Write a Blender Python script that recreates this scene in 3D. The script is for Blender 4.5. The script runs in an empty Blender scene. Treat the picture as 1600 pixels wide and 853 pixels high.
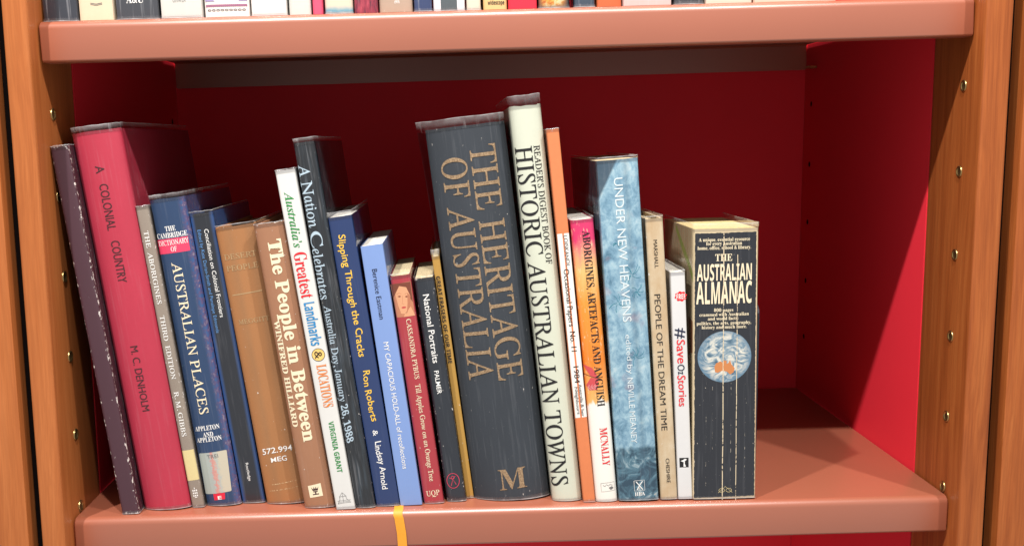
import bpy, bmesh, math, random
from mathutils import Vector, Matrix, noise
R = math.radians
rng = random.Random(7)
C = bpy.context.scene.collection
scn = bpy.context.scene
# ------------------------------------------------------------------ camera, world, lamps, exposure
cam = bpy.data.cameras.new('camera'); cam.sensor_width = 36; cam.lens = 38.948; cam.shift_y = 0.0385
cam.clip_start = 0.02; cam.clip_end = 50
co = bpy.data.objects.new('camera', cam); C.objects.link(co)
def look(yaw, pitch, roll):
    cy, sy, cp, sp, cr, sr = math.cos(yaw), math.sin(yaw), math.cos(pitch), math.sin(pitch), math.cos(roll), math.sin(roll)
    f = Vector((sy*cp, cy*cp, sp)); r = Vector((cy, -sy, 0)); u = r.cross(f)
    r2 = cr*r + sr*u; u2 = -sr*r + cr*u
    return Matrix((r2, u2, -f)).transposed()
co.matrix_world = Matrix.Translation((0.32138, -0.90709, 0.3089)) @ look(0.053, -0.15354, -0.00862).to_4x4()
scn.camera = co
w = bpy.data.worlds.new('World'); scn.world = w; w.use_nodes = True
bg = w.node_tree.nodes['Background']; bg.inputs[0].default_value = (1.0, 0.93, 0.88, 1); bg.inputs[1].default_value = 0.58
def spot(name, loc, aim, power, col, size=0.028):
    l = bpy.data.lights.new(name, 'SPOT'); l.energy = power; l.color = col; l.shadow_soft_size = size
    l.spot_size = R(64); l.spot_blend = 0.8
    o = bpy.data.objects.new(name, l); C.objects.link(o); o.location = loc
    o.rotation_euler = (Vector(aim)-Vector(loc)).to_track_quat('-Z', 'Y').to_euler()
    return o
for lx, pw in ((-0.50, 205), (0.385, 165), (1.27, 140)): spot('ceiling_spot', (lx, -0.97, 2.0), (0.40, 0, 0.15), pw, (1.0, 0.965, 0.92))
vs = scn.view_settings; vs.view_transform = 'Standard'; vs.look = 'None'; vs.exposure = -0.12; vs.gamma = 1
scn.cycles.transparent_max_bounces = 24; scn.cycles.max_bounces = 8; scn.cycles.caustics_reflective = False; scn.cycles.caustics_refractive = False

# ------------------------------------------------------------------ materials
class NT:
    def __init__(s, name):
        s.m = bpy.data.materials.new(name); s.m.use_nodes = True; s.t = s.m.node_tree; s.p = s.t.nodes['Principled BSDF']
        s.out = s.t.nodes['Material Output']
    def n(s, typ, **k):
        x = s.t.nodes.new(typ)
        for a, v in k.items():
            if a.startswith('i_'): x.inputs[a[2:]].default_value = v
            elif a.startswith('n_'): x.inputs[int(a[2:])].default_value = v
            else: setattr(x, a, v)
        return x
    def l(s, a, b): s.t.links.new(a, b)
    def obj(s, scale=(1, 1, 1), loc=(0, 0, 0)):
        tc = s.n('ShaderNodeTexCoord'); mp = s.n('ShaderNodeMapping'); mp.inputs['Scale'].default_value = scale; mp.inputs['Location'].default_value = loc
        s.l(tc.outputs['Object'], mp.inputs['Vector']); return mp.outputs[0]
    def noise(s, vec, scale, detail=3, rough=.55, dist=0):
        x = s.n('ShaderNodeTexNoise'); x.inputs['Scale'].default_value = scale; x.inputs['Detail'].default_value = detail
        x.inputs['Roughness'].default_value = rough; x.inputs['Distortion'].default_value = dist; s.l(vec, x.inputs['Vector']); return x.outputs['Fac']
    def ramp(s, fac, stops, interp='LINEAR'):
        x = s.n('ShaderNodeValToRGB'); e = x.color_ramp.elements; x.color_ramp.interpolation = interp
        while len(e) < len(stops): e.new(0.5)
        for k, (p, c) in enumerate(stops): e[k].position = p; e[k].color = (*c, 1) if len(c) == 3 else c
        s.l(fac, x.inputs[0]); return x.outputs[0]
    def mix(s, fac, a, b, mode='MIX'):
        x = s.n('ShaderNodeMix', data_type='RGBA', blend_type=mode)
        for v, i in ((fac, 0), (a, 6), (b, 7)):
            if hasattr(v, 'links') or hasattr(v, 'is_linked'): s.l(v, x.inputs[i])
            elif i == 0: x.inputs[0].default_value = v
            else: x.inputs[i].default_value = (*v, 1)
        return x.outputs[2]
    def math(s, op, a, b=0.0, clamp=False):
        x = s.n('ShaderNodeMath', operation=op, use_clamp=clamp)
        for i, v in enumerate((a, b)):
            if hasattr(v, 'is_linked'): s.l(v, x.inputs[i])
            else: x.inputs[i].default_value = v
        return x.outputs[0]
    def bump(s, h, strength, dist=.001, target='Normal'):
        x = s.n('ShaderNodeBump'); x.inputs['Strength'].default_value = strength; x.inputs['Distance'].default_value = dist
        s.l(h, x.inputs['Height']); s.l(x.outputs[0], s.p.inputs[target]); return x.outputs[0]
def grey(v): return (v, v, v)
def sc(c, k): return tuple(min(1, x*k) for x in c)
def plain(name, col, rough=.5, var=.12, scale=400, bump=.0, metal=0, coat=0, spec=.5):
    t = NT(name); v = t.obj()
    t.l(t.mix(t.noise(v, scale, 3), sc(col, 1-var), sc(col, 1+var)), t.p.inputs['Base Color'])
    t.p.inputs['Roughness'].default_value = rough; t.p.inputs['Metallic'].default_value = metal
    t.p.inputs['Coat Weight'].default_value = coat; t.p.inputs['Coat Roughness'].default_value = .12; t.p.inputs['Specular IOR Level'].default_value = spec
    if bump: t.bump(t.noise(v, scale*3, 2), bump, .0004)
    return t.m
def wood(name, base, dark, light, knots=True):
    t = NT(name); v = t.obj((1, 1, .032)); warp = t.noise(t.obj((1, 1, .25)), 9, 2)
    tc = t.n('ShaderNodeVectorMath', operation='ADD'); t.l(v, tc.inputs[0])
    cm = t.n('ShaderNodeVectorMath', operation='SCALE'); cx = t.n('ShaderNodeCombineXYZ'); t.l(warp, cx.inputs[0]); t.l(warp, cx.inputs[1])
    t.l(cx.outputs[0], cm.inputs[0]); cm.inputs['Scale'].default_value = .03; t.l(cm.outputs[0], tc.inputs[1]); vv = tc.outputs[0]
    g1 = t.noise(vv, 150, 5, .62); g2 = t.noise(vv, 700, 3, .6); g3 = t.noise(t.obj((1, 1, .3)), 14, 2)
    c = t.ramp(g1, [(.28, dark), (.5, base), (.72, light)])
    c = t.mix(t.math('MULTIPLY', t.ramp(g2, [(.42, grey(0)), (.58, grey(1))]), .26), c, sc(dark, .7))
    c = t.mix(t.math('MULTIPLY', g3, .35), c, light)
    if knots:
        vo = t.n('ShaderNodeTexVoronoi'); vo.inputs['Scale'].default_value = 9; t.l(t.obj((1, 1, .8)), vo.inputs['Vector'])
        c = t.mix(t.ramp(vo.outputs['Distance'], [(.015, grey(.85)), (.035, grey(0))]), c, (.08, .02, .008))
    t.l(c, t.p.inputs['Base Color']); t.p.inputs['Roughness'].default_value = .42; t.p.inputs['Specular IOR Level'].default_value = .4
    t.bump(g2, .08, .0006); return t.m
def painted_steel(name, col):
    t = NT(name); v = t.obj()
    c = t.mix(t.noise(v, 7, 3), sc(col, .93), sc(col, 1.05))
    sp = t.ramp(t.noise(v, 900, 2), [(.74, grey(0)), (.78, grey(1))]); c = t.mix(t.math('MULTIPLY', sp, .18), c, (.8, .5, .4))
    t.l(c, t.p.inputs['Base Color']); t.p.inputs['Roughness'].default_value = .38; t.p.inputs['Specular IOR Level'].default_value = 1.0; t.p.inputs['IOR'].default_value = 1.6
    t.bump(t.noise(v, 1500, 2), .10, .0003); return t.m
def laminate(name, col):
    t = NT(name); v = t.obj()
    t.l(t.mix(t.noise(v, 5, 3), sc(col, .92), sc(col, 1.06)), t.p.inputs['Base Color'])
    t.p.inputs['Roughness'].default_value = .55; t.p.inputs['Specular IOR Level'].default_value = .16; t.bump(t.noise(v, 1100, 2), .06, .0003); return t.m
def paper_edges(name, col):
    t = NT(name); a = t.noise(t.obj((1, .03, .02)), 2600, 2); b = t.noise(t.obj(), 60, 3)
    c = t.mix(t.ramp(a, [(.35, grey(0)), (.65, grey(1))]), sc(col, .62), col); c = t.mix(t.math('MULTIPLY', b, .5), c, sc(col, .85))
    t.l(c, t.p.inputs['Base Color']); t.p.inputs['Roughness'].default_value = .85; t.bump(a, .3, .0004); return t.m
def cover_mat(name, col, w, h, finish='gloss', wear=0.0, wearcol=(.75, .72, .68), two=None, streak=.0, paint=None):
    """cloth / matte / gloss book cover; wear = pale rubbed specks along the spine's edges and ends"""
    t = NT(name); v = t.obj(); sep = t.n('ShaderNodeSeparateXYZ'); tc = t.n('ShaderNodeTexCoord'); t.l(tc.outputs['Object'], sep.inputs[0])
    X, Z = sep.outputs[0], sep.outputs[2]
    big = t.noise(t.obj((1, 1, .35)), 38, 4); fine = t.noise(v, 900 if finish == 'cloth' else 260, 3)
    amt = {'cloth': .26, 'matte': .12, 'gloss': .08, 'board': .16}[finish]
    c = t.mix(big, sc(col, 1-amt), sc(col, 1+amt)); c = t.mix(t.math('MULTIPLY', fine, .5), c, sc(col, 1-amt*1.4))
    if paint: c = paint(t, c, X, Z)
    if streak:
        s = t.ramp(t.noise(t.obj((1, 1, .045)), 420, 3, .6), [(.54, grey(0)), (.74, grey(1))])
        c = t.mix(t.math('MULTIPLY', s, streak), c, (.62, .64, .68))
    if wear:
        ex = t.math('MINIMUM', X, t.math('SUBTRACT', w, X)); ez = t.math('MINIMUM', Z, t.math('SUBTRACT', h, Z))
        e = t.math('MINIMUM', ex, ez)
        m = t.n('ShaderNodeMapRange'); m.inputs[1].default_value = 0; m.inputs[2].default_value = .0022; m.inputs[3].default_value = .25; m.inputs[4].default_value = 0; t.l(e, m.inputs[0])
        sp = t.noise(t.obj((1, 1, .6)), 430, 4, .65)
        fy = t.n('ShaderNodeMapRange'); fy.inputs[1].default_value = .005; fy.inputs[2].default_value = .008; fy.inputs[3].default_value = 1; fy.inputs[4].default_value = .12; t.l(sep.outputs[1], fy.inputs[0])
        s = t.math('ADD', sp, t.math('MULTIPLY', t.math('MULTIPLY', m.outputs[0], fy.outputs[0]), wear))
        rr = t.ramp(s, [(.69, grey(0)), (.75, grey(1))]); c = t.mix(rr, c, wearcol)
        sp2 = t.ramp(t.noise(t.obj((1, 1, .5), (3, 3, 3)), 300, 2), [(.77, grey(0)), (.79, grey(1))]); c = t.mix(t.math('MULTIPLY', sp2, min(1, wear)), c, wearcol)
    t.l(c, t.p.inputs['Base Color'])
    t.p.inputs['Roughness'].default_value = {'cloth': .8, 'matte': .5, 'gloss': .38, 'board': .6}[finish]
    if finish == 'gloss':
        t.p.inputs['Coat Weight'].default_value = .7; t.p.inputs['Coat Roughness'].default_value = .13
        b = t.noise(t.obj((1, 1, .18)), 70, 2); x = t.n('ShaderNodeBump'); x.inputs['Strength'].default_value = .55; x.inputs['Distance'].default_value = .0016
        t.l(b, x.inputs['Height']); t.l(x.outputs[0], t.p.inputs['Coat Normal'])
    if finish == 'cloth': t.bump(t.noise(v, 1900, 2), .35, .0004)
    if finish == 'board': t.bump(fine, .12, .0004)
    return t.m
def film_mat():
    """clear book-covering film: mostly see-through, shiny, milky where creased and along its cut edges"""
    t = NT('clear_film'); v = t.obj((1, 1, .3)); at = t.n('ShaderNodeAttribute', attribute_name='rim')
    tr = t.n('ShaderNodeBsdfTransparent'); tr.inputs[0].default_value = (.97, .97, .98, 1)
    gl = t.n('ShaderNodeBsdfGlossy'); gl.inputs['Roughness'].default_value = .14; gl.inputs[0].default_value = (1, 1, 1, 1)
    df = t.n('ShaderNodeBsdfDiffuse'); df.inputs[0].default_value = (.8, .8, .82, 1)
    b = t.n('ShaderNodeBump'); b.inputs['Strength'].default_value = .5; b.inputs['Distance'].default_value = .002; t.l(t.noise(v, 80, 2), b.inputs['Height']); t.l(b.outputs[0], gl.inputs['Normal'])
    lw = t.n('ShaderNodeLayerWeight'); lw.inputs[0].default_value = .25
    fac = t.math('ADD', t.math('MULTIPLY', lw.outputs['Fresnel'], .4), .035, True)
    m1 = t.n('ShaderNodeMixShader'); t.l(fac, m1.inputs[0]); t.l(tr.outputs[0], m1.inputs[1]); t.l(gl.outputs[0], m1.inputs[2])
    cr = t.ramp(t.noise(t.obj((1, 1, .12)), 330, 3, .6), [(.58, grey(.0)), (.78, grey(.14))])
    rim = t.math('MULTIPLY', at.outputs['Fac'], t.ramp(t.noise(t.obj(), 110, 2, .5), [(.3, grey(.35)), (.7, grey(.95))]))
    milk = t.math('ADD', cr, rim, True)
    m2 = t.n('ShaderNodeMixShader'); t.l(milk, m2.inputs[0]); t.l(m1.outputs[0], m2.inputs[1]); t.l(df.outputs[0], m2.inputs[2])
    t.l(m2.outputs[0], t.out.inputs['Surface']); return t.m
FILM = film_mat()
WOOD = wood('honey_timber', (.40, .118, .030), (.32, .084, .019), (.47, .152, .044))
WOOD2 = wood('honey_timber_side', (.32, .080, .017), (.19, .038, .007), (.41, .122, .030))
RED = laminate('crimson_laminate', (.85, .034, .056))
STEEL = painted_steel('terracotta_steel', (.345, .104, .057))
BRASS = plain('brass', (.50, .36, .15), .36, .25, 600, metal=1)
BRASS_CUP = plain('shaded_cup_brass', (.16, .10, .04), .45, .3, 600, metal=.8)  # shade of a deep socket put into the cup's darker brass colour
BLACK = plain('hole_gap_dark', (.004, .003, .003), .95, spec=0)
def gold_mat():
    t = NT('worn_gilt'); v = t.obj(); f = t.noise(v, 900, 3, .7)
    t.l(t.ramp(f, [(.3, (.14, .09, .055)), (.5, (.32, .215, .125)), (.72, (.52, .39, .25))]), t.p.inputs['Base Color'])
    t.p.inputs['Metallic'].default_value = .25; t.p.inputs['Roughness'].default_value = .45; return t.m
def dots_mat(name, col, thresh, scale):
    t = NT(name); f = t.noise(t.obj((1, 1, .5)), scale, 3, .6)
    t.l(col_ if False else t.mix(.0, col, col), t.p.inputs['Base Color']); t.p.inputs['Roughness'].default_value = .7
    tr = t.n('ShaderNodeBsdfTransparent'); m = t.n('ShaderNodeMixShader'); r = t.ramp(f, [(thresh, grey(0)), (thresh+.05, grey(1))])
    t.l(r, m.inputs[0]); t.l(tr.outputs[0], m.inputs[1]); t.l(t.p.outputs[0], m.inputs[2]); t.l(m.outputs[0], t.out.inputs['Surface']); return t.m
def globe_mat(cx, cz, r):
    t = NT('printed_globe'); sep = t.n('ShaderNodeSeparateXYZ'); tc = t.n('ShaderNodeTexCoord'); t.l(tc.outputs['Object'], sep.inputs[0])
    f = t.noise(t.obj((1, 1, 1.5)), 75, 4, .6, 2.6)
    c = t.ramp(f, [(.33, (.05, .11, .17)), (.46, (.20, .29, .36)), (.56, (.52, .53, .49)), (.72, (.72, .69, .60))])
    dx = t.math('SUBTRACT', sep.outputs[0], cx); dz = t.math('SUBTRACT', sep.outputs[2], cz)
    d = t.math('DIVIDE', t.math('SQRT', t.math('ADD', t.math('MULTIPLY', dx, dx), t.math('MULTIPLY', dz, dz))), r)
    c = t.mix(t.ramp(d, [(.72, grey(0)), (.95, grey(.8)), (1., grey(1))]), c, (.10, .19, .28))
    t.l(c, t.p.inputs['Base Color']); t.p.inputs['Roughness'].default_value = .4; return t.m
def sticker_mat():
    t = NT('faded_sticker'); v = t.obj(); sep = t.n('ShaderNodeSeparateXYZ'); t.l(v, sep.inputs[0])
    b = t.n('ShaderNodeMapRange'); b.inputs[1].default_value = .006; b.inputs[2].default_value = .02; t.l(sep.outputs[0], b.inputs[0])
    f = t.math('ADD', b.outputs[0], t.math('MULTIPLY', t.math('SUBTRACT', t.noise(v, 300, 4, .7), .5), .9))
    c = t.ramp(f, [(.1, (.36, .40, .37)), (.33, (.36, .41, .39)), (.42, (.52, .24, .22)), (.58, (.55, .30, .25)), (.68, (.38, .42, .40)), (.9, (.5, .46, .36))])
    t.l(c, t.p.inputs['Base Color']); t.p.inputs['Roughness'].default_value = .35; return t.m
INK = {k: plain('print_'+k, c, .45, .06, 500) for k, c in dict(
    ink=(.012, .012, .014), ink_brown=(.05, .018, .022), ink_grey=(.16, .16, .16), ink_navy=(.012, .018, .05), white=(.8, .8, .78), cream=(.78, .68, .48), sky=(.10, .25, .52),
    pink=(.72, .05, .12), red=(.62, .02, .05), red2=(.66, .015, .025), green=(.03, .24, .06), blue2=(.02, .22, .48), orange=(.72, .20, .03), silver=(.42, .53, .62), yellow=(.82, .52, .06),
    label_cream=(.62, .52, .26), paper_white=(.76, .75, .71), rose=(.55, .07, .08), badge_yellow=(.78, .52, .16), face_bg=(.45, .18, .10), skin=(.62, .31, .17), hair=(.16, .045, .025), skin_dark=(.42, .16, .085), lips=(.45,.07,.06), clay=(.52, .20, .07), teal=(.02, .20, .28), misty=(.60, .68, .71)).items()}
INK['gold'] = gold_mat(); INK['gilt'] = plain('thin_gilt', (.50, .34, .18), .4, .45, 1500, metal=.3); INK['gilt_dots'] = dots_mat('rubbed_gilt_rule', (.66, .48, .27), .5, 1500)
INK['crease'] = dots_mat('cracked_crease', (.66, .55, .38), .40, 480); INK['crease_thin'] = dots_mat('fine_crease', (.34, .31, .26), .56, 380)
INK['sticker'] = sticker_mat()

# ------------------------------------------------------------------ mesh helpers
def tag(o, label, cat, group=None):
    o['label'] = label; o['category'] = cat
    if group: o['group'] = group
    return o
def thing(name, label, cat, loc=(0, 0, 0), roty=0, group=None):
    o = bpy.data.objects.new(name, None); C.objects.link(o); o.location = loc; o.rotation_euler = (0, roty, 0); o.empty_display_size = .01
    return tag(o, label, cat, group)
def link(name, bm, mat, parent=None, smooth=False, sharp=40):
    if smooth:
        for f in bm.faces: f.smooth = True
        for e in bm.edges:
            if len(e.link_faces) == 2 and e.calc_face_angle(0) > R(sharp): e.smooth = False
    me = bpy.data.meshes.new(name); bm.to_mesh(me); bm.free()
    for m in (mat if isinstance(mat, (list, tuple)) else [mat]): me.materials.append(m)
    o = bpy.data.objects.new(name, me); C.objects.link(o)
    if parent: o.parent = parent
    return o
def box(bm, x0, x1, y0, y1, z0, z1, bev=0, segs=2, only=None):
    g = bmesh.ops.create_cube(bm, size=1)['verts']
    for v in g: v.co = Vector((x0 if v.co.x < 0 else x1, y0 if v.co.y < 0 else y1, z0 if v.co.z < 0 else z1))
    if bev:
        es = {e for v in g for e in v.link_edges}
        if only: es = {e for e in es if only(e)}
        bmesh.ops.bevel(bm, geom=list(es), offset=bev, segments=segs, affect='EDGES', profile=.5)
    return bm
def spine_y(x, w, b, rc):
    u = max(-1, min(1, 2*x/w-1)); y = b*u*u*abs(u)**.4; e = max(0, min(x, w-x))
    if e < rc: y += rc-math.sqrt(max(0, rc*rc-(rc-e)**2))
    return y
def flat(pts_list, w, b, rc, lift, slices=0):
    """filled outlines lying on a spine: pts in mm as (x, z)"""
    bm = bmesh.new()
    for pts in pts_list:
        vs_ = [bm.verts.new((x*.001, 0, z*.001)) for x, z in pts]
        bm.faces.new(vs_)
    if b > .0004: slice_x(bm, w, 8)
    for xx in ((.12*rc, .4*rc, rc, w-rc, w-.4*rc, w-.12*rc) if rc else ()): bmesh.ops.bisect_plane(bm, geom=bm.verts[:]+bm.edges[:]+bm.faces[:], plane_co=(xx, 0, 0), plane_no=(1, 0, 0))
    bmesh.ops.triangulate(bm, faces=bm.faces)
    for v in bm.verts: v.co.y = spine_y(v.co.x, w, b, rc)-lift
    return bm
def slice_x(bm, w, n):
    for k in range(1, n):
        bmesh.ops.bisect_plane(bm, geom=bm.verts[:]+bm.edges[:]+bm.faces[:], plane_co=(w*k/n, 0, 0), plane_no=(1, 0, 0))
# ------------------------------------------------------------------ lettering
def uni(s, up, lo, dg=None):
    r = ''
    for ch in s:
        if 'A' <= ch <= 'Z': r += chr(up+ord(ch)-65)
        elif 'a' <= ch <= 'z': r += '\u210e' if (lo == 0x1d44e and ch == 'h') else chr(lo+ord(ch)-97)
        elif dg and ch.isdigit(): r += chr(dg+ord(ch)-48)
        else: r += ch
    return r
STY = {'sans': (None, 0, 0.0), 'sansm': (None, 0, .007), 'hand': (None, 0, .007), 'sansb': ((0x1d5d4, 0x1d5ee, 0x1d7ec), 0, 0), 'cond': ((0x1d5d4, 0x1d5ee, 0x1d7ec), 0, .0),
       'serif': ((0x1d434, 0x1d44e, 0x1d7ce), -.27, .006), 'serifb': ((0x1d400, 0x1d41a, 0x1d7ce), 0, 0), 'serifbi': ((0x1d468, 0x1d482, 0x1d7ce), 0, 0), 'fat': ((0x1d400, 0x1d41a, 0x1d7ce), 0, .016)}
TEXT_CACHE = {}
def prepare_texts(items):
    tmp = []
    for txt, font in items:
        for key in ((txt, font), ('H', font)):
            if key in TEXT_CACHE: continue
            cu = bpy.data.curves.new('lettering', 'FONT'); m, sh, off = STY[font]
            cu.body = uni(key[0], *m) if m else key[0]; cu.offset = off; cu.resolution_u = 3
            if font == 'hand': cu.space_character = 1.0
            o = bpy.data.objects.new('lettering', cu); C.objects.link(o); tmp.append((key, o)); TEXT_CACHE[key] = None
    bpy.context.view_layer.update(); dg = bpy.context.evaluated_depsgraph_get()
    for key, o in tmp:
        me = bpy.data.meshes.new_from_object(o.evaluated_get(dg)); sh = STY[key[1]][1]
        pts = [(v.co.x+sh*v.co.y, v.co.y) for v in me.vertices]; TEXT_CACHE[key] = (pts, [tuple(p.vertices) for p in me.polygons]); bpy.data.meshes.remove(me)
    for key, o in tmp: cu = o.data; bpy.data.objects.remove(o); bpy.data.curves.remove(cu)
def text_bm(txt, font, length, cap):
    pts, polys = TEXT_CACHE[(txt, font)]; hp = TEXT_CACHE[('H', font)][0]
    ch = max(p[1] for p in hp)-min(p[1] for p in hp); x0 = min(p[0] for p in pts); x1 = max(p[0] for p in pts)
    kx = length/(x1-x0); ky = cap/ch; out = []
    for x, y in pts:
        X, Y = (x-x0)*kx, (y-ch/2)*ky
        if font == 'hand':
            q = noise.noise_vector(Vector((X*.16/cap*3, Y*.1/cap*3, len(txt)*3.1))); X += q.x*cap*.16; Y += q.y*cap*.22
        out.append((X, Y))
    return out, polys
def letter(book, kind, txt, font, c, a, b_, cap, col, name, lift=.0002):
    w, b, rc = book['w'], book['b'], book['rc']
    pts, polys = text_bm(txt, font, abs(b_-a), cap); bm = bmesh.new()
    vs_ = [bm.verts.new(((c+y)*.001, 0, (a-x)*.001) if kind == 'V' else ((a+x)*.001, 0, (c+y)*.001)) for x, y in pts]
    for p in polys:
        try: bm.faces.new([vs_[i] for i in p])
        except ValueError: pass
    if b > .0004 and cap > 5: slice_x(bm, w, 14)
    for v in bm.verts: v.co.y = spine_y(v.co.x, w, b, rc)-lift
    return link(name, bm, INK[col], book['root'])
BOOKS = {
 'purple': (0.008, 0.03861, 7.1, 0.0142, 0.30806),
 'colonial': (0.016, 0.05349, 7.18, 0.0398, 0.31898),
 'aborig3': (0.021, 0.09419, 7.28, 0.01025, 0.25914),
 'cambridge': (0.023, 0.10509, 7.38, 0.02961, 0.26394),
 'concil': (0.029, 0.13551, 7.48, 0.0193, 0.25203),
 'brown': (0.024, 0.15676, 7.88, 0.03398, 0.24045),
 'people': (0.011, 0.19121, 7.8, 0.02553, 0.24343),
 'landmarks': (0.006, 0.21869, 8.0, 0.01591, 0.28814),
 'nation': (0.008, 0.23489, 7.64, 0.01694, 0.31037),
 'slipping': (0.011, 0.25238, 7.7, 0.01978, 0.249),
 'capacious': (0.012, 0.27272, 7.1, 0.01868, 0.22458),
 'pybus': (0.015, 0.29306, 7.1, 0.01697, 0.19864),
 'portraits': (0.019, 0.31297, 7.2, 0.0165, 0.1957),
 'frasers': (0.028, 0.3297, 7.04, 0.0064, 0.21352),
 'heritage': (0.017, 0.33628, 6.52, 0.06635, 0.31937),
 'historic': (0.012, 0.40413, 5.95, 0.02618, 0.33711),
 'orange': (0.0085, 0.43056, 5.58, 0.01005, 0.31849),
 'anguish': (0.008, 0.44092, 5.15, 0.01945, 0.24341),
 'heavens': (0.0065, 0.46123, 4.1, 0.03467, 0.29114),
 'dream': (0.008, 0.49768, 3.75, 0.01467, 0.24272),
 'oz': (0.008, 0.51302, 2.8, 0.01231, 0.19732),
 'almanac': (0.006, 0.52552, 0.8, 0.05467, 0.23335),
}
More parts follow.
